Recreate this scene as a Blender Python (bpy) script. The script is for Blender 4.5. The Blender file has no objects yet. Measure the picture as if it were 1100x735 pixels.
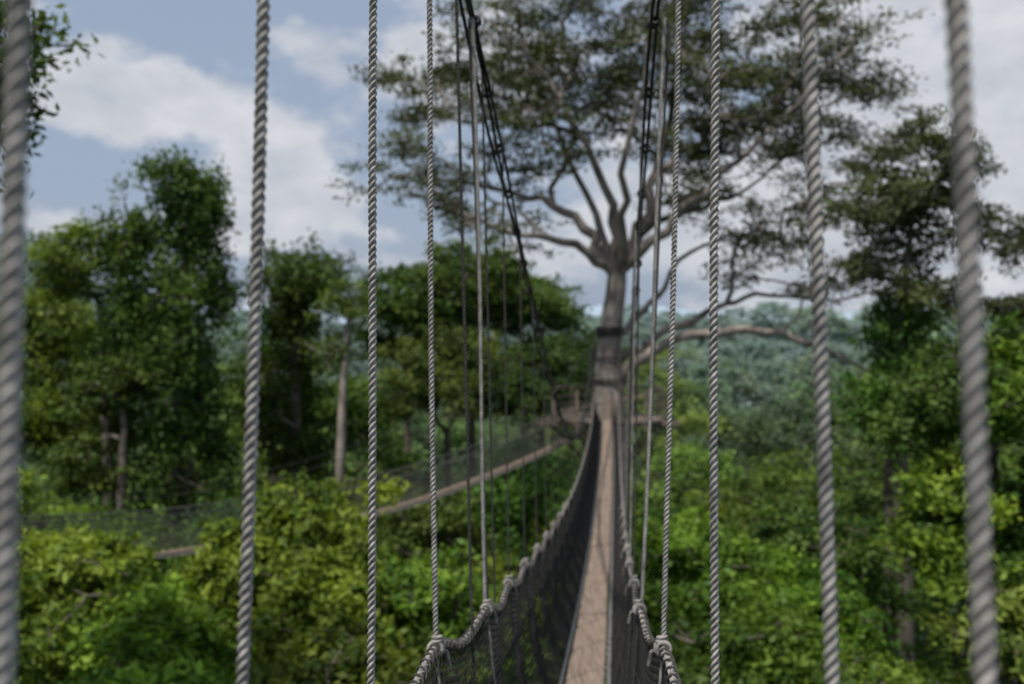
import bpy, math, numpy as np
from mathutils import Vector
R = np.random.default_rng(7)
scene = bpy.context.scene
scene.view_settings.view_transform = 'Standard'
scene.view_settings.look = 'None'
scene.view_settings.exposure = 0
COL = scene.collection

# ------------------------------------------------------------------ materials
def new_mat(name):
    m = bpy.data.materials.new(name); m.use_nodes = True
    nt = m.node_tree; nt.nodes.clear()
    out = nt.nodes.new('ShaderNodeOutputMaterial')
    return m, nt, out
def nd(nt, t, **kw):
    n = nt.nodes.new(t)
    for k, v in kw.items(): setattr(n, k, v)
    return n
def mth(nt, op, a, b=None, clamp=False):
    n = nt.nodes.new('ShaderNodeMath'); n.operation = op; n.use_clamp = clamp
    for i, v in enumerate((a, b)):
        if v is None: continue
        if isinstance(v, (int, float)): n.inputs[i].default_value = v
        else: nt.links.new(v, n.inputs[i])
    return n.outputs[0]
def mixc(nt, f, a, b, mode='MIX'):
    n = nt.nodes.new('ShaderNodeMix'); n.data_type = 'RGBA'; n.blend_type = mode
    for s, v in ((n.inputs[0], f), (n.inputs[6], a), (n.inputs[7], b)):
        if isinstance(v, (int, float)): s.default_value = v
        elif isinstance(v, tuple): s.default_value = (*v, 1) if len(v) == 3 else v
        else: nt.links.new(v, s)
    return n.outputs[2]
HAZE = (0.36, 0.445, 0.52)  # aerial haze painted into base colours as a pale blue tint, no scattering
def haze_fac(nt, k=1.0):  # share of painted haze, growing with world Y
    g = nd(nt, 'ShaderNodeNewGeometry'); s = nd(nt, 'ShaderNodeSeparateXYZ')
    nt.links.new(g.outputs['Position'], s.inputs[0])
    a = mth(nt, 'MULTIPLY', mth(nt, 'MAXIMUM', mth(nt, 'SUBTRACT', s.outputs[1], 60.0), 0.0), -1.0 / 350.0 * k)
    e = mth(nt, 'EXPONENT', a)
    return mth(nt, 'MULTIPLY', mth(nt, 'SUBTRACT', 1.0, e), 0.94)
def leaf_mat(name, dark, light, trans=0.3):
    m, nt, out = new_mat(name)
    at = nd(nt, 'ShaderNodeAttribute', attribute_name='tint')
    oi = nd(nt, 'ShaderNodeObjectInfo')
    c = mixc(nt, at.outputs['Fac'], dark, light)
    f = mth(nt, 'ADD', mth(nt, 'MULTIPLY', oi.outputs['Random'], 0.7), 0.62)
    hs = nd(nt, 'ShaderNodeHueSaturation'); hs.inputs['Saturation'].default_value = 1.02
    nt.links.new(c, hs.inputs['Color']); nt.links.new(f, hs.inputs['Value'])
    r2 = mth(nt, 'FRACT', mth(nt, 'MULTIPLY', oi.outputs['Random'], 7.31))
    nt.links.new(mth(nt, 'ADD', mth(nt, 'MULTIPLY', r2, 0.04), 0.474), hs.inputs['Hue'])
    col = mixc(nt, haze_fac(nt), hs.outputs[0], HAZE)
    p = nd(nt, 'ShaderNodeBsdfDiffuse')
    t = nd(nt, 'ShaderNodeBsdfTranslucent')
    nt.links.new(col, p.inputs[0])
    tc = mixc(nt, 1.0, col, (1.3, 1.3, 0.6), 'MULTIPLY'); nt.links.new(tc, t.inputs[0])
    mx = nd(nt, 'ShaderNodeMixShader'); mx.inputs[0].default_value = trans
    nt.links.new(p.outputs[0], mx.inputs[1]); nt.links.new(t.outputs[0], mx.inputs[2])
    gl = nd(nt, 'ShaderNodeBsdfGlossy'); gl.inputs['Roughness'].default_value = .6; gl.inputs['Color'].default_value = (.8, 1, .7, 1)
    m2 = nd(nt, 'ShaderNodeMixShader'); m2.inputs[0].default_value = .022
    nt.links.new(mx.outputs[0], m2.inputs[1]); nt.links.new(gl.outputs[0], m2.inputs[2])
    nt.links.new(m2.outputs[0], out.inputs[0])
    return m
def noise_mat(name, c1, c2, scale=5, rough=0.8, bump=0.3, stretch=(1, 1, 1), metallic=0.0, haze=False, detail=6, bd=0.02):
    m, nt, out = new_mat(name)
    g = nd(nt, 'ShaderNodeNewGeometry'); mp = nd(nt, 'ShaderNodeMapping')
    mp.inputs['Scale'].default_value = stretch
    nt.links.new(g.outputs['Position'], mp.inputs[0])
    n = nd(nt, 'ShaderNodeTexNoise'); n.inputs['Scale'].default_value = scale; n.inputs['Detail'].default_value = detail
    nt.links.new(mp.outputs[0], n.inputs['Vector'])
    f = mth(nt, 'MULTIPLY', mth(nt, 'SUBTRACT', n.outputs[0], 0.3), 2.5, True)
    c = mixc(nt, f, c1, c2)
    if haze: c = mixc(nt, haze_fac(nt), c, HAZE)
    p = nd(nt, 'ShaderNodeBsdfPrincipled'); p.inputs['Roughness'].default_value = rough
    p.inputs['Metallic'].default_value = metallic; p.inputs['Specular IOR Level'].default_value = 0.3
    nt.links.new(c, p.inputs['Base Color'])
    b = nd(nt, 'ShaderNodeBump'); b.inputs['Strength'].default_value = bump; b.inputs['Distance'].default_value = bd
    nt.links.new(n.outputs[0], b.inputs['Height']); nt.links.new(b.outputs[0], p.inputs['Normal'])
    nt.links.new(p.outputs[0], out.inputs[0])
    return m
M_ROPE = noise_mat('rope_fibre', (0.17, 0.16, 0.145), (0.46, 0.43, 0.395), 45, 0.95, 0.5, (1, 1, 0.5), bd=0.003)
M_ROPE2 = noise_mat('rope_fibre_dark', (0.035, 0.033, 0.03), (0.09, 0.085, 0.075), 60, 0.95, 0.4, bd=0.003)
M_HAND = noise_mat('hand_rope_fibre', (0.13, 0.12, 0.11), (0.40, 0.37, 0.335), 40, 0.95, 0.6, bd=0.004)
M_NET = noise_mat('net_twine', (0.015, 0.015, 0.015), (0.04, 0.038, 0.035), 30, 0.9, 0.1)
M_NET2 = noise_mat('net_twine_grey', (0.07, 0.07, 0.065), (0.14, 0.135, 0.125), 10, 0.9, 0.1)
M_CABLE = noise_mat('steel_cable', (0.02, 0.02, 0.02), (0.05, 0.048, 0.045), 30, 0.6, 0.2, metallic=0.3)
M_WOOD = noise_mat('plank_wood', (0.14, 0.105, 0.08), (0.30, 0.23, 0.18), 2.0, 0.85, 0.12, (16, 1.0, 1), detail=7, bd=0.002)
M_PLAT = noise_mat('platform_wood', (0.10, 0.08, 0.06), (0.26, 0.21, 0.17), 4.0, 0.85, 0.3)
M_ALU = noise_mat('ladder_aluminium', (0.18, 0.18, 0.18), (0.34, 0.34, 0.33), 20, 0.5, 0.1, metallic=0.5)
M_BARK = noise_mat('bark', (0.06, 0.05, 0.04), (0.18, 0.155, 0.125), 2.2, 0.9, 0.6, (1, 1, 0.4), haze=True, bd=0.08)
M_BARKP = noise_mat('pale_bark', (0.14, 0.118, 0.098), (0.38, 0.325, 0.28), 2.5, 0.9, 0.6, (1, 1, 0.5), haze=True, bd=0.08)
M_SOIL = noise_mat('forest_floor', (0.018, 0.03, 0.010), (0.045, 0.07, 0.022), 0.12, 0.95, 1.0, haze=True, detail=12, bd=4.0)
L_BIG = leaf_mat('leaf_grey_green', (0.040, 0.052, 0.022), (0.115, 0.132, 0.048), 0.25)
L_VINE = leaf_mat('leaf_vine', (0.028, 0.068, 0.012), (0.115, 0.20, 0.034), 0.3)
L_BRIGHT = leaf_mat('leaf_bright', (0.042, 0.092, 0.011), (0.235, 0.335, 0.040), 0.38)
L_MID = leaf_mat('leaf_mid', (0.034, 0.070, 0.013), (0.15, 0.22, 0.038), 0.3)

# ------------------------------------------------------------------ mesh builder
class MB:
    def __init__(s): s.v = []; s.q = []; s.m = []; s.t = []; s.n = 0
    def add(s, v, q, m=0, t=None):
        v = np.asarray(v, float); q = np.asarray(q, int)
        s.v.append(v); s.q.append(q + s.n); s.n += len(v)
        s.m.append(np.full(len(q), m)); s.t.append(np.full(len(q), .5) if t is None else t)
    def obj(s, name, mats, smooth=False, link=True):
        v = np.concatenate(s.v); q = np.concatenate(s.q); m = np.concatenate(s.m); t = np.concatenate(s.t)
        me = bpy.data.meshes.new(name)
        me.vertices.add(len(v)); me.vertices.foreach_set('co', v.ravel())
        me.loops.add(len(q) * 4); me.loops.foreach_set('vertex_index', q.ravel().astype(np.int32))
        me.polygons.add(len(q)); me.polygons.foreach_set('loop_start', np.arange(0, len(q) * 4, 4, dtype=np.int32))
        me.polygons.foreach_set('material_index', m.astype(np.int32))
        sm = np.full(len(q), smooth) if not isinstance(smooth, (list, tuple)) else np.isin(m, smooth)
        me.polygons.foreach_set('use_smooth', sm)
        a = me.attributes.new('tint', 'FLOAT', 'FACE'); a.data.foreach_set('value', t.astype(np.float32))
        for x in mats: me.materials.append(x)
        me.update(calc_edges=True)
        if not link: return me
        o = bpy.data.objects.new(name, me); COL.objects.link(o); return o
def frames(P):
    P = np.asarray(P, float); T = np.gradient(P, axis=0)
    T /= np.linalg.norm(T, axis=1)[:, None] + 1e-12
    ref = np.array([1., 0, 0]) if abs(T[0][0]) < 0.8 else np.array([0, 1., 0])
    A = np.zeros_like(P); a = ref - T[0] * ref.dot(T[0]); a /= np.linalg.norm(a)
    for i in range(len(P)):
        a = a - T[i] * a.dot(T[i]); a /= np.linalg.norm(a) + 1e-12; A[i] = a
    return T, A, np.cross(T, A)
def grid_q(nr, ns):
    i = np.arange(nr - 1)[:, None] * ns; j = np.arange(ns)[None, :]; k = (j + 1) % ns
    return np.stack([i + j, i + k, i + ns + k, i + ns + j], -1).reshape(-1, 4)
def tube(P, r, ns=6):
    P = np.asarray(P, float); T, A, B = frames(P); r = np.broadcast_to(r, (len(P),))
    th = np.linspace(0, 2 * np.pi, ns, endpoint=False)
    V = P[:, None] + r[:, None, None] * (np.cos(th)[None, :, None] * A[:, None] + np.sin(th)[None, :, None] * B[:, None])
    return V.reshape(-1, 3), grid_q(len(P), ns)
def resample(P, step):
    P = np.asarray(P, float); d = np.r_[0, np.cumsum(np.linalg.norm(np.diff(P, axis=0), axis=1))]
    n = max(2, int(d[-1] / step) + 1); s = np.linspace(0, d[-1], n)
    return np.stack([np.interp(s, d, P[:, k]) for k in range(3)], 1), s
def rope(P, rad, pitch, step, ns=24, phase=0., yarn=0):
    P, s = resample(P, step); T, A, B = frames(P)
    r = rad / 2.1547; Rr = 1.1547 * r
    th = np.linspace(0, 2 * np.pi, ns, endpoint=False)
    tw = phase + s * 2 * np.pi / pitch
    aa = (th + np.pi / 3) % (2 * np.pi / 3) - np.pi / 3
    d = Rr * np.cos(aa) + np.sqrt(np.maximum(r * r - (Rr * np.sin(aa)) ** 2, 0))
    d = np.maximum(d, rad * 0.5)
    ang = th[None] + tw[:, None]
    D = np.broadcast_to(d[None, :], ang.shape)
    if yarn: D = D * (1 + .03 * np.cos(yarn * ang + .8 * np.sin(s * 40)[:, None])) * (1 + .02 * np.sin(s * 17 + phase) + .015 * np.sin(s * 41))[:, None]
    V = P[:, None] + D[..., None] * (np.cos(ang)[..., None] * A[:, None] + np.sin(ang)[..., None] * B[:, None])
    return V.reshape(-1, 3), grid_q(len(P), ns)
def box(c, hx, hy, hz, ax=(1, 0, 0), ay=(0, 1, 0)):
    ax = np.array(ax, float); ax /= np.linalg.norm(ax); ay = np.array(ay, float); ay /= np.linalg.norm(ay); az = np.cross(ax, ay)
    v = [np.array(c) + sx * hx * ax + sy * hy * ay + sz * hz * az for sx in (-1, 1) for sy in (-1, 1) for sz in (-1, 1)]
    q = [(0, 1, 3, 2), (4, 6, 7, 5), (0, 4, 5, 1), (2, 3, 7, 6), (0, 2, 6, 4), (1, 5, 7, 3)]
    return v, q
def beam(mb, a, b, w, h, m=0):
    a = np.array(a, float); b = np.array(b, float); d = b - a; L = np.linalg.norm(d); d /= L
    up = np.array([0, 0, 1.]) if abs(d[2]) < 0.9 else np.array([1., 0, 0])
    s = np.cross(d, up); s /= np.linalg.norm(s)
    v, q = box((a + b) / 2, L / 2, w / 2, h / 2, d, s); mb.add(v, q, m)
def loops_around(mb, c, axis, rad, rr, n, m=0, spread=1.0):
    axis = np.array(axis, float); axis /= np.linalg.norm(axis)
    u = np.cross(axis, [0, 0, 1.]); u /= np.linalg.norm(u); w = np.cross(axis, u)
    t = np.linspace(0, 2 * np.pi * n, 14 * n + 1)
    P = np.array(c) + (np.cos(t)[:, None] * u + np.sin(t)[:, None] * w) * (rad * (1 + 0.12 * np.sin(t * 0.7 + c[1] * 9)))[:, None] + axis * ((t / (2 * np.pi) - n / 2) * 1.9 * rr * spread)[:, None]
    v, q = tube(P, rr, 6); mb.add(v, q, m)

# ------------------------------------------------------------------ trees
class Skel:
    def __init__(s): s.p = []; s.par = []; s.mr = []; s.L = []
    def node(s, p, par, mr=0.0):
        p = np.array(p, float); s.p.append(p); s.par.append(par); s.mr.append(mr)
        s.L.append(0 if par < 0 else s.L[par] + np.linalg.norm(p - s.p[par])); return len(s.p) - 1
    def poly(s, start, pts, rads, rng, jit=0.0, sub=3):
        ctrl = [s.p[start]] if start >= 0 else []
        rr = list(rads)
        if start >= 0: rr = [max(rads[0], 0)] + rr
        ctrl += [np.array(x, float) for x in pts]
        C = [2 * ctrl[0] - ctrl[1]] + ctrl + [2 * ctrl[-1] - ctrl[-2]]
        cur = start; ids = []
        if start < 0: cur = s.node(ctrl[0], -1, rr[0]); ids.append(cur)
        for i in range(1, len(C) - 2):
            for k in range(1, sub + 1):
                t = k / sub; a, b, c, d = C[i - 1], C[i], C[i + 1], C[i + 2]
                q = 0.5 * (2 * b + (c - a) * t + (2 * a - 5 * b + 4 * c - d) * t * t + (3 * b - a - 3 * c + d) * t ** 3)
                q = q + rng.normal(0, jit, 3)
                cur = s.node(q, cur, rr[i - 1] * (1 - t) + rr[i] * t); ids.append(cur)
        return ids
    def connect(s, c, rng, w=0.3, seg=0.8, minz=-1e9, jit=0.12):
        P = np.array(s.p); L = np.array(s.L)
        cost = np.linalg.norm(P - c, axis=1) + w * L + (P[:, 2] < minz) * 1e4
        i = int(np.argmin(cost)); p0 = s.p[i]; d = np.linalg.norm(c - p0)
        pd = p0 - s.p[s.par[i]] if s.par[i] >= 0 else np.array([0, 0, 1.])
        pd = pd / (np.linalg.norm(pd) + 1e-9)
        ctl = p0 * 0.5 + c * 0.5 + pd * 0.22 * d + np.array([0, 0, 0.06 * d]) + rng.normal(0, 0.06 * d, 3)
        n = int(min(7, max(2, math.ceil(d / seg)))); cur = i
        for k in range(1, n + 1):
            t = k / n; q = (1 - t) ** 2 * p0 + 2 * t * (1 - t) * ctl + t * t * c
            if k < n: q = q + rng.normal(0, jit * d / n, 3)
            cur = s.node(q, cur)
        return cur
    def mesh(s, mb, tip=0.012, p=2.3, m=0, ns=6):
        n = len(s.p); acc = np.zeros(n); r = np.zeros(n); kids = [[] for _ in range(n)]
        for i in range(n - 1, -1, -1):
            r[i] = max(s.mr[i], tip, acc[i] ** (1 / p) if acc[i] > 0 and s.mr[i] == 0 else 0)
            if s.par[i] >= 0: acc[s.par[i]] += r[i] ** p if s.mr[i] == 0 else (r[i] ** p) * .5; kids[s.par[i]].append(i)
        st = [(0, -1)]
        while st:
            i, pa = st.pop(); ch = []; rad = []
            if pa >= 0: ch.append(s.p[pa]); rad.append(min(r[pa], r[i] * 1.25))
            while True:
                ch.append(s.p[i]); rad.append(r[i])
                if not kids[i]: break
                k = max(kids[i], key=lambda a: r[a])
                for o in kids[i]:
                    if o != k: st.append((o, i))
                i = k
            if len(ch) > 1:
                v, q = tube(np.array(ch), np.array(rad), (4 if max(rad) < .05 else ns) if max(rad) < 0.2 else 12); mb.add(v, q, m)
def leaves(mb, C, n, spread, size, rng, up=0.6, centre=None, out=0.4, m=1, droop=0.0, tint=None, aspect=0.5):
    C = np.asarray(C, float); k = len(C); N = k * n
    base = np.repeat(C, n, 0)
    off = rng.normal(0, 1, (N, 3)) * np.array(spread)
    P = base + off
    nr = rng.normal(0, 1, (N, 3)); nr /= np.linalg.norm(nr, axis=1)[:, None]
    nr += np.array([0, 0, up])
    if centre is not None:
        o = P - centre; o /= np.linalg.norm(o, axis=1)[:, None] + 1e-9; nr += out * o
    nr /= np.linalg.norm(nr, axis=1)[:, None] + 1e-9
    t = rng.normal(0, 1, (N, 3)); t[:, 2] -= droop; t -= nr * (t * nr).sum(1)[:, None]; t /= np.linalg.norm(t, axis=1)[:, None] + 1e-9
    b = np.cross(nr, t); L = size * rng.uniform(0.6, 1.3, N)[:, None]
    V = np.stack([P - t * L * .5, P + b * L * aspect * .5 - t * L * .05, P + t * L * .5, P - b * L * aspect * .5 - t * L * .05], 1).reshape(-1, 3)
    q = np.arange(N * 4).reshape(-1, 4)
    ct = rng.uniform(0.15, 0.85, k) if tint is None else tint
    T = np.clip(np.repeat(ct, n) + rng.normal(0, 0.2, N), 0, 1)
    mb.add(V, q, m, T)
def ell(c, r, n, rng, lo=0.55, hemi=False, lump=0.15):
    d = rng.normal(0, 1, (n, 3)); d /= np.linalg.norm(d, axis=1)[:, None]
    if hemi: d[:, 2] = np.where(d[:, 2] < -0.25, -d[:, 2], d[:, 2])
    ra = rng.uniform(lo ** 2, 1, n) ** 0.5 * (1 + lump * np.sin(d[:, 0] * 5 + c[0]) * np.cos(d[:, 1] * 4 + c[2]))
    return np.array(c) + d * ra[:, None] * np.array(r)
def make_tree(name, base, clumps, rng, trunk, leafmat, cr=0.7, flat=0.55, nsub=5, nl=40, size=0.2, sub=0.35, bark=None, link=True,
              up=0.6, tip=0.012, w=0.3, droop=0.0, aspect=.5, minz=-1e9):
    S = Skel(); S.poly(-1, [t[0] for t in trunk], [t[1] for t in trunk], rng, 0.02)
    ctr = np.mean(clumps, 0); root = np.array(trunk[-1][0])
    order = np.argsort(np.linalg.norm(clumps - root, axis=1)); subs = []
    for i in order:
        e = S.connect(clumps[i], rng, w=w, minz=minz)
        for _ in range(nsub):
            o = rng.normal(0, 1, 3) * np.array([cr, cr, cr * flat]) * 0.7
            q = clumps[i] + o; S.node(q, e); subs.append(q)
    mb = MB(); S.mesh(mb, tip=tip)
    ct = np.repeat(np.clip(rng.normal(.42, .30, len(clumps)), 0, 1), nsub)
    leaves(mb, np.array(subs), nl, (cr * sub, cr * sub, cr * sub * flat), size, rng, up=up, centre=ctr, droop=droop, tint=ct, aspect=aspect)
    return mb.obj(name, [bark or M_BARK, leafmat], smooth=[0], link=link)

# ------------------------------------------------------------------ terrain
def H(x, y):
    x = np.asarray(x, float); y = np.asarray(y, float)
    b = np.interp(y, [-400, 60, 100, 200, 400, 800, 1500, 2600, 6000], [-31, -32, -35, -40, -38, -28, -2, 24, 30])
    b = b + 66 * np.exp(-((x + 370) / 115) ** 2 - ((y - 620) / 190) ** 2)
    b = b + 9 * np.exp(-((x - 70) / 60) ** 2 - ((y - 260) / 60) ** 2) + 18 * np.exp(-((x - 150) / 90) ** 2 - ((y - 430) / 60) ** 2) + 14 * np.exp(-((x - 40) / 70) ** 2 - ((y - 560) / 70) ** 2)
    b = b + np.clip((y - 60) / 300, 0, 1) * (6 * np.sin(x * .013 + 1) * np.cos(y * .009) + 3 * np.sin(x * .031 + y * .017))
    b = b + np.clip((y - 700) / 900, 0, 1) * (18 * np.sin(x * .0031 + 2.2) + 9 * np.sin(x * .0083 + y * .002))
    b = b + 0.8 * np.sin(x * .21) * np.cos(y * .17)
    return b
gx = np.sign(np.linspace(-1, 1, 241)) * np.abs(np.linspace(-1, 1, 241)) ** 2.2 * 4500
gy = -300 + np.linspace(0, 1, 261) ** 2.0 * 6200
X, Y = np.meshgrid(gx, gy); Z = H(X, Y); far = np.clip((Y - 600) / 300, 0, 1)
Z = Z + far * 12 + far * R.normal(0, 2.2, X.shape)
mb = MB(); nx = len(gx)
i = np.arange(len(gy) - 1)[:, None] * nx + np.arange(nx - 1)[None]
mb.add(np.stack([X, Y, Z], -1).reshape(-1, 3), np.stack([i, i + 1, i + 1 + nx, i + nx], -1).reshape(-1, 4))
mb.obj('ground', [M_SOIL], smooth=True)

# ------------------------------------------------------------------ walkways
def boardz(y): return -2.88 - 0.089 * (y - 8) + 0.0041 * (y - 8) * (y - 18)
def axx(y): return 0.098 * y - 0.2 + .12 * np.clip((np.asarray(y, float) - 8) / 20, 0, 1)
LY = [-3, .95, 1.75, 2.75, 3.95, 5.15, 6.35]; LX = [-.95, -.475, -.467, -.39, -.307, -.13, -.02]
RX = [.25, .462, .496, .523, .605, .66, .78]
def handx(y, s):
    y = np.asarray(y, float)
    if s < 0: return np.where(y <= 6.35, np.interp(y, LY, LX), axx(y) - .442)
    return np.where(y <= 6.35, np.interp(y, LY, RX), axx(y) + .358)
HY = [.95, 1.75, 2.75] + [3.95 + 1.2 * k for k in range(27)]
def handz(y):
    y = np.asarray(y, float)
    return boardz(y) + 0.97 + 0.035 * np.cos(2 * np.pi * (y - 3.95) / 1.2)
cy = [-3, 0, 5, 6.6, 8.5, 13, 17, 21, 26, 31, 36]; cz = [5.0, 3.6, 1.64, 1.05, .4, -1.1, -1.95, -2.3, -2.1, -1.3, -.1]
yy = np.linspace(-3, 36, 400); zz = np.interp(yy, cy, cz)
kz = np.exp(-np.linspace(-2, 2, 31) ** 2); kz /= kz.sum()
zz = np.convolve(np.pad(zz, 15, mode='reflect', reflect_type='odd'), kz, 'valid')
def cabz(y): return np.interp(y, yy, zz)

def parent_empty(name, loc=(0, 0, 0)):
    e = bpy.data.objects.new(name, None); COL.objects.link(e); e.empty_display_size = .3; return e
walk = parent_empty('rope_suspension_walkway')
def child(mb, name, mats, smooth, par):
    o = mb.obj(name, mats, smooth); o.parent = par; return o
mb = MB(); y = -2.6; k = 0
while y < 35.2:
    L = 2.75; y2 = min(y + L, 35.4); ys = np.linspace(y, y2 - .03, 8); w = .155; t = .034; off = 0.008 * math.sin(k * 2.3)
    zo = .006 * (k % 2)
    top = []
    for a in ys:
        c = axx(a) + off; z = boardz(a) + zo
        top += [(c - w, a, z), (c - w + .006, a, z + .006), (c + w - .006, a, z + .006), (c + w, a, z), (c + w, a, z - t), (c - w, a, z - t)]
    mb.add(top, grid_q(len(ys), 6))
    mb.add(top[:6], [(0, 1, 4, 5), (1, 2, 3, 4)]); mb.add(top[-6:], [(5, 4, 1, 0), (4, 3, 2, 1)])
    y += L; k += 1
child(mb, 'plank_deck', [M_WOOD], False, walk)
mb = MB()
ya = np.arange(-3, 35.6, .3)
for s in (-1, 1):
    v, q = tube(np.stack([axx(ya) + s * .2, ya, boardz(ya) - .062], 1), .024, 6); mb.add(v, q)
for a in ya: beam(mb, (axx(a) - .2, a, boardz(a) - .062), (axx(a) + .2, a, boardz(a) - .062), .03, .022)
child(mb, 'ladder_frame', [M_ALU], False, walk)
mb = MB(); ml = MB()
for s in (-1, 1):
    a = np.arange(-2.8, 35.6, .05); P = np.stack([handx(a, s), a, handz(a)], 1)
    P[:, 0] += .006 * np.sin(a * 9 + s); P[:, 2] += .005 * np.sin(a * 14)
    P[:, 2] = np.convolve(np.pad(P[:, 2], 2, mode='edge'), np.ones(5) / 5, 'valid'); P[:, 0] = np.convolve(np.pad(P[:, 0], 4, mode='edge'), np.ones(9) / 9, 'valid')
    nearm = a < 12
    v, q = rope(P[nearm], .0165, .10, .010, 18); mb.add(v, q)
    v, q = rope(P[a > 11.9], .0165, .14, .03, 9); mb.add(v, q)
    t = np.arange(0, 2 * np.pi * 150, .5); yl = 1.5 + t / (2 * np.pi) * .075
    x = np.interp(yl, a, P[:, 0]); z = np.interp(yl, a, P[:, 2])
    v, q = tube(np.stack([x + np.cos(t) * .021, yl, z + np.sin(t) * .023 - .002], 1), .0045, 4); ml.add(v, q)
    for kk, h in enumerate(HY):
        if h < 14:
            n = 4 if s < 0 else 5; c = (float(np.interp(h, a, P[:, 0])), h, float(np.interp(h, a, P[:, 2])))
            d = (handx(h + .1, s) - handx(h - .1, s), .2, float(handz(h + .1) - handz(h - .1)))
            loops_around(mb, c, d, .026, .0085, n)
            loops_around(mb, (c[0] - s * .004, c[1], c[2] + .035), (0.02, 0.05, 1), .018, .008, 2)
            v, q = rope([(c[0], h + .02, c[2]), (c[0] - s * .04, h + .05, c[2] - .03), (c[0] - s * .05, h + .06, c[2] - .09)], .009, .04, .006, 12); mb.add(v, q)
child(mb, 'hand_ropes', [M_HAND], True, walk); child(ml, 'lashing', [M_ROPE2], True, walk)
mb = MB(); md = MB()
TOPX = {-1: [-.456, -.43, -.373, -.329, -.20], 1: [.427, .461, .518, .658, .79]}
YR = {1: [.97, 1.55, 2.55, 3.95, 5.15], -1: [.93, 1.72, 2.72, 3.95, 5.15]}
BOT = {-1: [-.475, -.467, -.391, -.305, -.13], 1: [.462, .497, .523, .605, .66]}
for s in (-1, 1):
    for k, h in enumerate(HY):
        if k < 5:
            h = YR[s][k]; zt, zb = .3274 * h, -.36 * h
            sl = (TOPX[s][k] - BOT[s][k]) / (zt - zb)
            ztop = float(cabz(h)); zh = float(handz(h)) if k >= 3 else boardz(h) + .97
            xt = BOT[s][k] + sl * (ztop - zb); xb = BOT[s][k] + sl * (zh - zb)
            zz_ = np.linspace(zh, ztop, 25); tt = (zz_ - zh) / (ztop - zh)
            wob = .004 * np.sin(zz_ * 2.1 + k * 2 + s)
            P = np.stack([xb + (xt - xb) * tt + wob, h + 0 * tt, zz_], 1)
            v, q = rope(P, .0118 if k < 4 else .0105, .058, .005, 66 if k < 4 else 24, k, yarn=21 if k < 4 else 0); mb.add(v, q)
            if k == 4:
                P2 = P.copy(); P2[:, 0] += s * .035 * tt + .01; P2[:, 1] += .12
                v, q = rope(P2, .0085, .05, .006, 18, 2); md.add(v, q)
        else:
            xh = float(handx(h, s)); zt = float(cabz(h)); zh = float(handz(h))
            if zt < zh + .05: continue
            xc = xh + s * .04
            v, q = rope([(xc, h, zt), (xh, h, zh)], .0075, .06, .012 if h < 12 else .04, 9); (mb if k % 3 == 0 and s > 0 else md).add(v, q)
        xh = float(handx(h, s)); zh = float(handz(h)); bz = float(boardz(h)) - .07
        tgt = mb if (k == 4 and s < 0) or k == 3 else md
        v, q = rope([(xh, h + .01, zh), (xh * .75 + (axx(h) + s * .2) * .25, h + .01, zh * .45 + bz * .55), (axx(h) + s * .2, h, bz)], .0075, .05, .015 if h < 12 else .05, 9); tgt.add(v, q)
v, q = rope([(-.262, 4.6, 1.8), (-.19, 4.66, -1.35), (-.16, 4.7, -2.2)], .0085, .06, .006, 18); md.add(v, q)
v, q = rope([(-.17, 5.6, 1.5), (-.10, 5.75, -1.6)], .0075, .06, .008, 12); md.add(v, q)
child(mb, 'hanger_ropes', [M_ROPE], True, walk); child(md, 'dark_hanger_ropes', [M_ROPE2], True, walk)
mb = MB()
for s in (-1, 1):
    for j in range(3 if s < 0 else 2):
        a = np.linspace(-2.8, 35.9, 300)
        x = handx(a, s) + s * .05
        P = np.stack([x + s * .026 * j + .010 * np.sin(a * 2.1 + j * 2), a, cabz(a) + .05 * j * np.cos(a * 1.3 + j) + .02 * j], 1)
        P[:, 0] = np.convolve(np.pad(P[:, 0], 7, mode='edge'), np.ones(15) / 15, 'valid')
        f = np.clip((a - 33.5) / 2.4, 0, 1); P[:, 0] = P[:, 0] * (1 - f) + (3.55 + s * .45) * f; P[:, 1] += f * .9
        v, q = tube(P, .0095, 6); mb.add(v, q)
    for h in np.arange(4.6, 33, .6):
        x = float(handx(h, s)) + s * .07; z = float(cabz(h))
        d = (0.098, 1, float(cabz(h + .1) - cabz(h - .1)) / .2)
        loops_around(mb, (x, h, z + .01), d, .028, .008, 3)
child(mb, 'main_cables', [M_CABLE], True, walk)
def net(mb, fn, u0, u1, a, span, r, nseg):
    v_ = np.linspace(0, 1, nseg)
    for sg in (-1, 1):
        for u in np.arange(u0, u1, a):
            uu = u + sg * (v_ - .5) * span
            ok = (uu >= u0) & (uu <= u1)
            if ok.sum() < 3: continue
            V, q = tube(fn(uu[ok], v_[ok]), r, 3); mb.add(V, q)
mb = MB()
for s in (-1, 1):
    def fn(u, v, s=s):
        x0 = handx(u, s); x1 = axx(u) + s * .21; z0 = handz(u) - .02; z1 = boardz(u) - .05
        f = v ** 2.2
        return np.stack([x0 * (1 - f) + x1 * f + .012 * np.sin(u * 5 + v * 4) * np.sin(v * 3.14), u, z0 * (1 - v) + z1 * v], 1)
    net(mb, fn, -2.5, 35.4, .044, .62, .0027, 9)
    for vv in (.33, .7):
        u = np.linspace(-2.5, 35.4, 200); V, q = tube(fn(u, np.full(200, vv)), .006, 4); mb.add(V, q)
child(mb, 'side_nets', [M_NET], False, walk)

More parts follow.
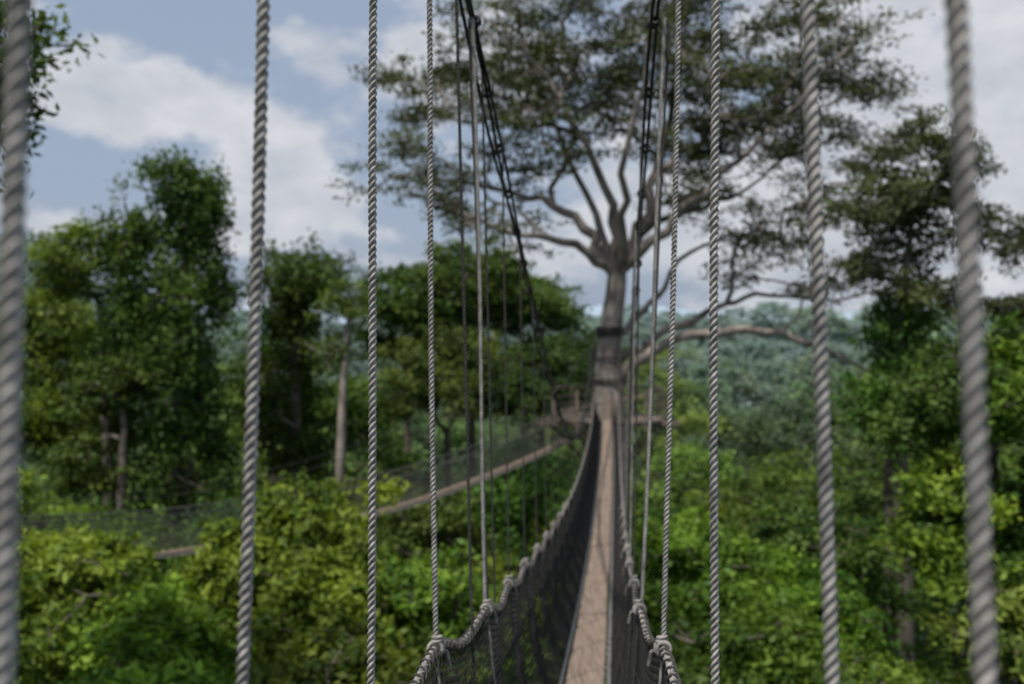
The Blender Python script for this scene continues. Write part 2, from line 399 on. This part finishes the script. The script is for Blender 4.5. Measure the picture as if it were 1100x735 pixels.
# second walkway
w2 = parent_empty('rope_suspension_walkway')
C2 = np.array([(2.6, 36.9, -3.9), (1.1, 35.5, -4.5), (-1.5, 32.8, -5.2), (-4.07, 30, -5.65), (-8.65, 25, -5.75), (-13.5, 19.5, -4.9), (-19, 13, -3.2)])
d = np.r_[0, np.cumsum(np.linalg.norm(np.diff(C2, axis=0), axis=1))]; LL = d[-1]
ss = np.linspace(0, LL, 200); Q = np.stack([np.interp(ss, d, C2[:, k]) for k in range(3)], 1)
for k in range(3): Q[:, k] = np.convolve(np.pad(Q[:, k], 12, mode='reflect', reflect_type='odd'), np.ones(25) / 25, 'valid')
def q2(u): return np.stack([np.interp(u, ss, Q[:, k]) for k in range(3)], -1)
sd = np.array([(C2[-1] - C2[0])[1], -(C2[-1] - C2[0])[0], 0]); sd /= np.linalg.norm(sd)
mb = MB(); us = np.linspace(0, LL, 90); P = q2(us)
sec = [(-.16, 0), (.16, 0), (.16, -.05), (-.16, -.05)]
mb.add(np.array([[p + sd * a + np.array([0, 0, b]) for a, b in sec] for p in P]).reshape(-1, 3), grid_q(90, 4)); child(mb, 'plank_deck', [M_WOOD], False, w2)
mb = MB(); mn = MB(); mc = MB()
def cab2(u): return 4.2 * (2 * u / LL - 1) ** 2 + 1.25
for s in (-1, 1):
    hp = P + sd * s * .45 + np.array([0, 0, 1.0]); v, q = tube(hp, .017, 5); mn.add(v, q)
    lp = P + sd * s * .2 + np.array([0, 0, -.08]); v, q = tube(lp, .03, 5); mb.add(v, q)
    cp = P + sd * s * .5; cp[:, 2] = Q[:, 2].min() + .3 + cab2(us); cp[:, 2] = np.maximum(cp[:, 2], hp[:, 2] + .1); v, q = tube(cp, .010, 5); mc.add(v, q)
    for u in np.arange(.5, LL, 1.2):
        i = int(u / LL * 89); v, q = tube([cp[i], hp[i]], .007, 4); mc.add(v, q); v, q = tube([hp[i], lp[i]], .008, 4); mn.add(v, q)
    def fn(u, v, s=s):
        c = q2(u); f = (v ** 2.2)[:, None]
        return c + sd * s * (.45 * (1 - f) + .2 * f) + np.stack([0 * v, 0 * v, 1.0 - 1.05 * v], 1)
    net(mn, fn, 0, LL, .06, .62, .004, 6)
child(mb, 'ladder_ropes', [M_HAND], True, w2); child(mc, 'main_cables', [M_CABLE], True, w2); child(mn, 'side_nets', [M_NET2], False, w2)

# ------------------------------------------------------------------ tree platform
TX, TY = 3.55, 37.2
pl = parent_empty('tree_platform'); mb = MB()
for k, x in enumerate(np.arange(-2.0, 2.01, .2)):
    h = math.sqrt(max(0, 2.15 ** 2 - x * x))
    for (a, b) in ((-h, -.0 - (.75 if abs(x) < .75 else 0)), ((.75 if abs(x) < .75 else 0), h)):
        if b - a > .1: beam(mb, (TX + x, TY + a, -3.42 + .004 * (k % 3)), (TX + x, TY + b - .004, -3.42 + .004 * (k % 3)), .185, .04)
child(mb, 'deck_boards', [M_PLAT], False, pl)
mb = MB(); n = 10; ring = []
for k in range(n):
    a = 2 * math.pi * (k + .5) / n; ring.append((TX + 2.1 * math.cos(a), TY + 2.1 * math.sin(a)))
for k in range(n):
    p = ring[k]; q_ = ring[(k + 1) % n]
    beam(mb, (*p, -3.8), (*p, -2.3), .1, .1)
    for z, t in ((-3.5, .14), (-3.0, .07), (-2.7, .07), (-2.36, .09)):
        gap = (k == 6 or k == 7) and z > -3.4
        if not gap and not (k == 5 and z > -3.4): beam(mb, (*p, z), (*q_, z), .06, t)
    beam(mb, (*p, -3.75), (TX + .55 * (p[0] - TX) / 2.1, TY + .55 * (p[1] - TY) / 2.1, -5.4), .09, .09)
beam(mb, (TX - 2.7, TY - .8, -3.56), (TX + 2.6, TY - .8, -3.56), .16, .18); beam(mb, (TX - 2.4, TY + .8, -3.56), (TX + 2.7, TY + .8, -3.56), .16, .18)
beam(mb, (TX - 1.9, TY - 1.4, -3.1), (TX + 1.2, TY - 1.3, -2.5), .09, .09)
child(mb, 'frame_and_railing', [M_PLAT], False, pl)
mb = MB()
for z, r in ((-.36, .51), (-.26, .505), (-.16, .50), (-.06, .495), (-1.2, .57), (-2.0, .63), (-2.1, .635)):
    t = np.linspace(0, 2 * np.pi, 25); v, q = tube(np.stack([TX + .1 + r * np.cos(t), TY + r * np.sin(t), z + .02 * np.sin(3 * t)], 1), .036, 6); mb.add(v, q)
for a in (-2.6, -2.2, -1.9, -.9, -.5, -1.3):
    v, q = tube([(TX + .1 + .5 * math.cos(a), TY + .5 * math.sin(a), -.1), (TX + 2.05 * math.cos(a), TY + 2.05 * math.sin(a), -2.4)], .014, 5); mb.add(v, q)
child(mb, 'cable_collars', [M_CABLE], True, pl)

# ------------------------------------------------------------------ the great tree
rb = np.random.default_rng(21); U = 0.0348
def g(u, v, dy=0): return np.array([TX + u * U, TY + dy, v * U])
S = Skel()
tr = S.poly(-1, [g(-6, -900), g(-4, -600), g(-2, -300), g(0, -150), g(1, -90), g(3, -20), g(8, 30), g(11, 52)], [1.7, 1.15, .9, .78, .64, .45, .38, .36], rb, .015)
def near(v): return min(tr, key=lambda i: abs(S.p[i][2] - v * U))
fk = tr[-1]; J = .11
S.poly(fk, [g(-12, 70, -.6), g(-50, 85, -1.6), g(-95, 92, -2.4), g(-150, 112, -3.2)], [.18, .14, .10, .05], rb, J)
S.poly(fk, [g(-4, 85, .3), g(-32, 116, .8), g(-70, 142, 1.4), g(-120, 160, 2.2), g(-190, 168, 3)], [.22, .18, .14, .10, .05], rb, J)
S.poly(fk, [g(8, 95, -.5), g(-8, 145, -1.2), g(-40, 205, -2.0), g(-80, 262, -3), g(-120, 300, -3.5)], [.20, .15, .11, .07, .04], rb, J)
S.poly(fk, [g(28, 85, 0), g(46, 122, .4), g(56, 165, .8), g(76, 228, 1.4), g(92, 310, 2), g(100, 390, 2.2)], [.27, .23, .18, .13, .08, .05], rb, J)
S.poly(fk, [g(34, 76, -.6), g(68, 112, -1.4), g(108, 152, -2.2), g(160, 202, -3), g(225, 262, -4)], [.20, .16, .12, .07, .04], rb, J)
S.poly(fk, [g(20, 80, 1.2), g(60, 118, 2.6), g(118, 138, 3.6), g(180, 165, 4.4), g(240, 210, 5)], [.18, .14, .11, .07, .04], rb, J)
S.poly(fk, [g(12, 90, -1.4), g(5, 150, -3.2), g(20, 230, -4.6), g(30, 300, -5.4)], [.16, .12, .08, .04], rb, J)
S.poly(fk, [g(0, 100, 1.6), g(-30, 180, 3.4), g(-60, 260, 4.8), g(-60, 330, 5.5)], [.16, .12, .08, .04], rb, J)
S.poly(near(-62), [g(35, -36, -.5), g(70, -14, -.9), g(115, -5, -1.3), g(160, -4, -1.5), g(205, -20, -1.8), g(270, -52, -2.1)], [.20, .18, .165, .14, .10, .05], rb, .05)
S.poly(near(-48), [g(40, -22, .6), g(85, 0, 1.2), g(118, 14, 1.6), g(150, 30, 2.0), g(195, 35, 2.6), g(262, 32, 3.2), g(330, 40, 3.6)], [.16, .15, .13, .10, .08, .06, .04], rb, .07)
S.poly(near(-30), [g(30, 5, 1), g(62, 35, 2), g(90, 75, 3), g(130, 95, 3.8), g(190, 100, 4.2)], [.13, .11, .09, .07, .04], rb, J)
regs = [(-205, 160, 65, 35, 16), (-175, 250, 65, 48, 22), (-95, 290, 90, 45, 30), (-95, 205, 60, 30, 13), (-10, 310, 95, 45, 32), (90, 300, 95, 50, 34), (195, 295, 95, 55, 36),
        (48, 222, 80, 40, 23), (-30, 235, 70, 36, 17), (150, 215, 75, 42, 25), (232, 235, 62, 45, 24), (130, 140, 50, 30, 10), (190, 105, 55, 30, 14), (-110, 105, 55, 15, 4),
        (-170, 115, 40, 14, 5), (250, 48, 70, 20, 6), (0, 410, 150, 50, 22), (150, 410, 120, 45, 18), (-120, 365, 90, 35, 13), (70, 150, 40, 20, 4), (-60, 165, 40, 20, 5), (180, 55, 50, 14, 4), (250, 165, 40, 40, 10)]
cl = []
for (u, v, ru, rv, n) in regs:
    for _ in range(n):
        a = rb.uniform(0, 2 * np.pi); r = math.sqrt(rb.uniform(0, 1))
        cl.append(g(u + ru * r * math.cos(a), v + rv * r * math.sin(a), rb.normal(0, 2.4)))
cl = np.array(cl); root = g(10, 60)
order = np.argsort(np.linalg.norm(cl - root, axis=1)); subs = []; ct = []
for i in order:
    e = S.connect(cl[i], rb, w=0.22, seg=.7, minz=-1.8, jit=.3); c0 = np.clip(rb.normal(.4, .25), 0, 1)
    for _ in range(7):
        q = cl[i] + rb.normal(0, 1, 3) * np.array([.55, .55, .22]); m_ = S.node((q + cl[i]) / 2 + rb.normal(0, .06, 3), e); S.node(q, m_); subs.append(q); ct.append(c0)
mb = MB(); S.mesh(mb, tip=.0115, p=2.4)
leaves(mb, np.array(subs), 29, (.25, .25, .10), .175, rb, up=1.0, tint=np.array(ct), aspect=.55)
mb.obj('giant_emergent_tree', [M_BARKP, L_BIG], smooth=[0])

# ------------------------------------------------------------------ left trees
r1 = np.random.default_rng(5)
def column(x, y, z0, z1, rad, n, rng):
    out = []
    for k in range(n):
        t = rng.uniform(0, 1); z = z0 + (z1 - z0) * t; a = rng.uniform(0, 2 * np.pi)
        rr = rad * (1 - .45 * t ** 3) * (0.78 + .28 * math.sin(z * 1.7 + x) + .15 * math.sin(z * 3.9)) * math.sqrt(rng.uniform(.45, 1))
        out.append((x + rr * math.cos(a) + .35 * math.sin(z * .6), y + rr * math.sin(a), z))
    return np.array(out)
gz = lambda x, y: float(H(x, y)) - .5
cm = np.concatenate([column(-13.2, 40, -9, 6.2, 1.75, 170, r1), column(-15.6, 40.5, -2, 4.6, 1.1, 40, r1)])
make_tree('vine_covered_tree', None, cm, r1, [((-13.2, 40, gz(-13, 40)), .8), ((-13.3, 40, -12), .5), ((-13.2, 40, -3), .35), ((-13, 40, 5), .12)], L_VINE, cr=.55, flat=1.25, nsub=4, nl=42, size=.25, sub=.42, droop=1.2, w=.1, up=.3)
cm = np.concatenate([ell((-17.2, 41, 3.0), (1.9, 2, 1.3), 26, r1), ell((-18.6, 41, 1.6), (1.4, 1.5, .8), 12, r1), ell((-16, 42, -.8), (2, 2, 1.6), 26, r1)])
make_tree('broadleaf_tree', None, cm, r1, [((-17, 41.5, gz(-17, 41)), .4), ((-16.8, 41.5, -10), .25), ((-17, 41.3, 0), .16)], L_BRIGHT, cr=.6, nsub=5, nl=38, size=.23, sub=.4)
cm = np.concatenate([column(-9.9, 45, -7.5, 2.6, 1.4, 80, r1), ell((-9.6, 45, 2.0), (2.0, 2, 1.3), 36, r1)])
make_tree('vine_covered_tree', None, cm, r1, [((-9.9, 45, gz(-10, 45)), .6), ((-9.9, 45, -8), .4), ((-9.8, 45, 2), .15)], L_VINE, cr=.6, flat=1.0, nsub=4, nl=42, size=.25, sub=.42, droop=.8, w=.12, up=.3)
cm = np.concatenate([ell((-7.0, 42.5, 1.0), (1.5, 1.3, .8), 14, r1), ell((-8.0, 42.5, -.9), (1.2, 1, .7), 9, r1)])
make_tree('bare_trunk_tree', None, cm, r1, [((-7.8, 42, gz(-8, 42)), .33), ((-7.3, 42, -10), .24), ((-7.2, 42, -4), .18), ((-7.0, 42.3, -.2), .11), ((-6.8, 42.5, .9), .05)], L_MID, cr=.6, nsub=4, nl=24, size=.22, bark=M_BARKP)
cm = np.concatenate([ell((-15.4, 38.6, -2.4), (1.5, 1.0, 1.0), 26, r1), ell((-16.4, 38.4, -5.2), (1.0, .8, 1.3), 22, r1)])
make_tree('bare_trunk_tree', None, cm, r1, [((-15.2, 38, gz(-15, 37)), .27), ((-15.0, 38, -8), .18), ((-14.9, 38.2, -4), .13), ((-15.2, 38.5, -2.6), .06)], L_MID, cr=.6, nsub=4, nl=40, size=.22, bark=M_BARK, w=.05)
def crown_tree(name, x, y, ztop, rx, rz, mat, rng, n=60, size=.2, nl=44, cr=.62, lo=.65, bark=None, nsub=5, ry=None):
    parts = [ell((x, y, ztop - rz), (rx, ry or rx, rz), int(n * .6), rng, lo=lo, hemi=True)]
    for k in range(4):
        a = rng.uniform(0, 6.28); f = rng.uniform(.35, .7)
        parts.append(ell((x + math.cos(a) * rx * .75, y + math.sin(a) * rx * .75, ztop - rz * (1 + rng.uniform(0, .6))), (rx * f, rx * f, rz * f), int(n * .12), rng, lo=lo, hemi=True))
    cm = np.concatenate(parts); zb = gz(x, y)
    return make_tree(name, None, cm, rng, [((x, y, zb), .4), ((x + .3, y, (zb + ztop) / 2 - 2), .25), ((x, y, ztop - 1.9 * rz), .16)], mat, cr=cr, nsub=nsub, nl=nl, size=size, sub=.42, bark=bark)
for (x, y, zt, rx, rz, mat, n) in [
    (-21, 46, 1.2, 3.0, 2.5, L_MID, 70), (-19.5, 43, -2.2, 2.6, 2.5, L_BRIGHT, 50), (-23.5, 40, -1.5, 3, 3, L_MID, 60), (-12.5, 52, -.5, 3, 3, L_MID, 50),
    (-6.0, 56, 3.6, 2.9, 3.2, L_VINE, 70), (-2.4, 56, 4.6, 3.0, 2.6, L_VINE, 70), (.7, 57, 3.9, 3.0, 3.2, L_MID, 70), (-3.5, 53, .4, 3.2, 3.2, L_MID, 60), (1.5, 54, -.6, 3.0, 3.2, L_VINE, 60),
    (4.5, 60, -.2, 2.8, 3, L_MID, 40), (-8.5, 52, -2.6, 3.2, 3, L_MID, 50), (-20, 36, -5.5, 3, 2.2, L_BRIGHT, 50), (-14.5, 34, -6.5, 2.6, 2.2, L_BRIGHT, 50), (-9.5, 36, -6.2, 2.6, 2.0, L_VINE, 50), (-4.5, 38, -6.0, 2.8, 2.2, L_MID, 50), (0.5, 42, -5.4, 2.6, 2.4, L_VINE, 50)]:
    crown_tree('rainforest_tree', x, y, zt, rx, rz, mat, r1, n=n, size=.28, nl=34, cr=.7)
for (x, y, zt, rx, rz, n) in [
    (-8.6, 18.5, -3.9, 1.9, 1.7, 60), (-6.5, 17.5, -4.7, 1.5, 1.6, 42), (-4.2, 20, -3.3, 1.9, 1.8, 70), (-1.9, 19, -4.5, 1.5, 1.8, 46), (-5.5, 16, -5.2, 1.6, 1.5, 42), (-2.6, 16, -5.0, 1.6, 1.4, 42), (-10.5, 17, -4.6, 1.8, 1.6, 42),
    (-7.0, 22, -6.0, 2.0, 1.8, 42), (-.6, 23, -6.0, 1.7, 1.7, 40), (-9.7, 13.5, -2.2, 1.5, 1.4, 35), (-.3, 17, -6.3, 1.4, 1.3, 35), (-3.6, 13.5, -5.4, 1.5, 1.2, 35)]:
    crown_tree('broadleaf_tree', x, y, zt, rx, rz, L_BRIGHT, r1, n=n, size=.20, nl=38, cr=.40, nsub=6)
for (x, y, zt, rx, rz, n, mt) in [
    (4.6, 27, -5.2, 1.8, 1.8, 45, L_BRIGHT), (7.2, 26, -6.2, 2.2, 1.8, 60, L_BRIGHT), (9.2, 30, -5.4, 2.2, 2, 50, L_MID), (5.4, 22, -6.5, 1.9, 1.6, 46, L_BRIGHT), (7.6, 21, -7.0, 1.8, 1.6, 42, L_BRIGHT), (3.4, 21, -7.3, 1.5, 1.4, 32, L_MID),
    (6.0, 36, -6.4, 2.2, 2.0, 42, L_MID), (10.5, 36, -5.6, 2.4, 2.4, 46, L_MID),
    (11.6, 24, -.2, 1.9, 1.9, 80, L_VINE), (12.9, 22, .5, 1.8, 1.9, 70, L_BRIGHT), (10.6, 23.5, -3.2, 1.4, 2.0, 60, L_BRIGHT), (12.6, 23, -3.4, 2.0, 2.2, 70, L_VINE), (11.0, 21, -5.6, 1.7, 1.8, 55, L_MID), (13.6, 20, -2, 1.8, 2.2, 50, L_BRIGHT)]:
    crown_tree('broadleaf_tree', x, y, zt, rx, rz, mt, r1, n=n, size=.21, nl=38, cr=.46, nsub=6)
cm = np.concatenate([ell((13.0, 32, 5.3), (1.7, 2, 1.4), 32, r1), ell((11.4, 32, 3.6), (1.5, 2, 1.0), 18, r1), ell((14.2, 32, 3.4), (1.6, 2, 1.2), 22, r1), ell((12.2, 32, 1.6), (1.6, 1.8, .8), 13, r1), ell((13.8, 31, 1.0), (1.2, 1.5, .6), 8, r1)])
make_tree('slender_rainforest_tree', None, cm, r1, [((12.6, 32, gz(12, 32)), .45), ((12.7, 32, -10), .3), ((12.5, 32, -3), .22), ((12.6, 32, 1), .14), ((12.9, 32, 4), .07)], L_BIG, cr=.6, flat=.45, nsub=6, nl=32, size=.18, w=.15, minz=-1.5)
cm = column(12.4, 32.2, -3.6, .9, 1.0, 55, r1)
make_tree('vine_covered_tree', None, cm, r1, [((12.3, 32.5, gz(12, 32)), .3), ((12.4, 32.5, -5), .2), ((12.4, 32.4, .5), .1)], L_VINE, cr=.5, flat=1, nsub=4, nl=40, size=.2, droop=1, up=.3)
cm = np.concatenate([ell((17.3, 31, 2.8), (1.9, 2, 1.2), 30, r1), ell((16.8, 31, .5), (1.6, 2, .7), 16, r1)])
make_tree('slender_rainforest_tree', None, cm, r1, [((17.5, 31, gz(17, 31)), .4), ((17.4, 31, -8), .3), ((17.4, 31, 1), .12)], L_BIG, cr=.6, flat=.45, nsub=6, nl=34, size=.18, w=.15, minz=-3)
cm = np.concatenate([ell((-7.3, 12, 3.3), (1.3, 1.6, 1.3), 70, r1), ell((-8.6, 12, 3.6), (1.6, 2, 1.4), 40, r1)])
make_tree('overhanging_tree', None, cm, r1, [((-10.2, 12, gz(-10, 12)), .5), ((-10, 12, -10), .4), ((-9.8, 12, 0), .25), ((-9.2, 12, 2.4), .15)], L_MID, cr=.38, flat=.6, nsub=6, nl=36, size=.13, w=.15, minz=-1)

# ------------------------------------------------------------------ distant forest (one group of instanced trees)
rf = np.random.default_rng(11)
def generic(nm, mat, rng, nleaf, size, nc):
    rx = rng.uniform(3.4, 4.8); rz = rng.uniform(2.6, 4.2)
    parts = [ell((0, 0, 20 - rz), (rx, rx, rz), int(nc * .6), rng, hemi=True, lo=.7)]
    for k in range(4):
        a = rng.uniform(0, 6.28); f = rng.uniform(.35, .65)
        parts.append(ell((math.cos(a) * rx * .8, math.sin(a) * rx * .8, 20 - rz * (1 + rng.uniform(0, .7))), (rx * f,) * 2 + (rz * f,), int(nc * .1), rng, hemi=True, lo=.7))
    return make_tree(nm, None, np.concatenate(parts), rng, [((0, 0, -1), .4), ((.2, 0, 8), .3), ((0, 0, 14), .2)], mat, cr=.8, nsub=4, nl=nleaf, size=size, sub=.45, link=False)
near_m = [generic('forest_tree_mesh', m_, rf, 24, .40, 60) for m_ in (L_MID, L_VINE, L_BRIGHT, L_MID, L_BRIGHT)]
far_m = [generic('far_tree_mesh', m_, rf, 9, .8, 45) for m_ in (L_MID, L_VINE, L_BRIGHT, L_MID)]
forest = parent_empty('distant_forest'); cnt = 0
def put(x, y, ms, sc, zadd=0):
    global cnt
    o = bpy.data.objects.new('canopy_tree', ms[rf.integers(len(ms))]); COL.objects.link(o); o.parent = forest
    o.location = (x, y, float(H(x, y)) + zadd); o.rotation_euler = (0, 0, rf.uniform(0, 6.28)); o.scale = (sc * rf.uniform(.9, 1.15), sc * rf.uniform(.9, 1.15), sc * rf.uniform(.82, 1.18)); cnt += 1
y = 14.0
while y < 900:
    sp = 7.0 if y < 60 else (8.5 if y < 120 else (10.5 if y < 280 else 16))
    half = .66 * y + 10
    for x in np.arange(-half, half, sp):
        xx = x + rf.uniform(-.4, .4) * sp; y_ = y + rf.uniform(-.4, .4) * sp
        if y < 50:
            if y < 30 and abs(xx - 1) < 4: sc = .62
            else: sc = rf.uniform(.72, .92)
            if y < 26: sc *= .82
        else: sc = rf.uniform(.82, 1.15)
        if rf.uniform() < .09 and y > 80: sc *= 1.32
        if y >= 280: sc *= 1.6
        put(xx, y_, near_m if y < 170 else far_m, sc, -8 if y >= 280 else 0)
    y += sp * .92
print('forest trees', cnt)

# ------------------------------------------------------------------ sky and sun
w = bpy.data.worlds.new('World'); scene.world = w; w.use_nodes = True; nt = w.node_tree; nt.nodes.clear()
SD = Vector((-0.30, -0.42, 1.0)).normalized()
el = math.asin(SD.z); az = math.atan2(SD.x, SD.y)
out = nd(nt, 'ShaderNodeOutputWorld'); bg = nd(nt, 'ShaderNodeBackground'); bg.inputs[1].default_value = 0.105
sky = nd(nt, 'ShaderNodeTexSky'); sky.sky_type = 'NISHITA'; sky.sun_disc = False; sky.sun_elevation = el; sky.sun_rotation = az
sky.dust_density = 2.0; sky.air_density = 1.2
tc = nd(nt, 'ShaderNodeTexCoord'); sp = nd(nt, 'ShaderNodeSeparateXYZ'); nt.links.new(tc.outputs['Generated'], sp.inputs[0])
mp = nd(nt, 'ShaderNodeMapping'); mp.inputs['Scale'].default_value = (1, 1, 1.7); mp.inputs['Location'].default_value = (.35, .1, .2); nt.links.new(tc.outputs['Generated'], mp.inputs[0])
n1 = nd(nt, 'ShaderNodeTexNoise'); n1.inputs['Scale'].default_value = 8.0; n1.inputs['Detail'].default_value = 8; n1.inputs['Roughness'].default_value = .55; nt.links.new(mp.outputs[0], n1.inputs['Vector'])
n2 = nd(nt, 'ShaderNodeTexNoise'); n2.inputs['Scale'].default_value = 13; n2.inputs['Detail'].default_value = 5; nt.links.new(mp.outputs[0], n2.inputs['Vector'])
dens = mth(nt, 'SUBTRACT', n1.outputs[0], .09)
for (dx, dz, sx, sz, am) in [(-.37, .235, .11, .04, .30), (-.235, .155, .055, .05, .26), (-.25, .11, .10, .03, .14), (-.10, .27, .05, .05, .14), (.44, .26, .2, .2, .32), (.03, .22, .08, .06, .2), (.35, .10, .3, .06, .2), (-.45, .10, .12, .03, .14)]:
    v = Vector((dx, 1, dz)).normalized()
    ax_ = mth(nt, 'DIVIDE', mth(nt, 'SUBTRACT', sp.outputs[0], v.x), sx); az_ = mth(nt, 'DIVIDE', mth(nt, 'SUBTRACT', sp.outputs[2], v.z), sz)
    r2_ = mth(nt, 'ADD', mth(nt, 'MULTIPLY', ax_, ax_), mth(nt, 'MULTIPLY', az_, az_))
    e = mth(nt, 'MULTIPLY', mth(nt, 'EXPONENT', mth(nt, 'MULTIPLY', r2_, -1.0)), am)
    dens = mth(nt, 'ADD', dens, mth(nt, 'MULTIPLY', e, mth(nt, 'GREATER_THAN', sp.outputs[1], 0.0)))
mr = nd(nt, 'ShaderNodeMapRange'); mr.interpolation_type = 'SMOOTHSTEP'; mr.inputs['From Min'].default_value = .45; mr.inputs['From Max'].default_value = .60; nt.links.new(dens, mr.inputs['Value'])
cloud = mixc(nt, mth(nt, 'MULTIPLY', mth(nt, 'SUBTRACT', n2.outputs[0], .3), 2.4, True), (4.8, 5.1, 5.7), (7.3, 7.35, 7.55))
base = mixc(nt, .8, sky.outputs[0], (3.3, 4.0, 5.3))
col = mixc(nt, mth(nt, 'MULTIPLY', mr.outputs[0], .87), base, cloud)
nt.links.new(col, bg.inputs[0]); nt.links.new(bg.outputs[0], out.inputs[0])
sl = bpy.data.lights.new('sun', 'SUN'); sl.energy = 4.2; sl.angle = math.radians(1.5); sl.color = (1, .95, .88)
so = bpy.data.objects.new('sun', sl); COL.objects.link(so); so.rotation_euler = SD.to_track_quat('Z', 'Y').to_euler()

# ------------------------------------------------------------------ camera
cam = bpy.data.cameras.new('camera'); co = bpy.data.objects.new('camera', cam); COL.objects.link(co); scene.camera = co
cam.lens = 35; cam.sensor_width = 36; cam.clip_end = 12000; cam.clip_start = .05
co.rotation_euler = (math.radians(90 - .93), 0, 0)
cam.dof.use_dof = True; cam.dof.focus_distance = 2.95; cam.dof.aperture_fstop = 2.1
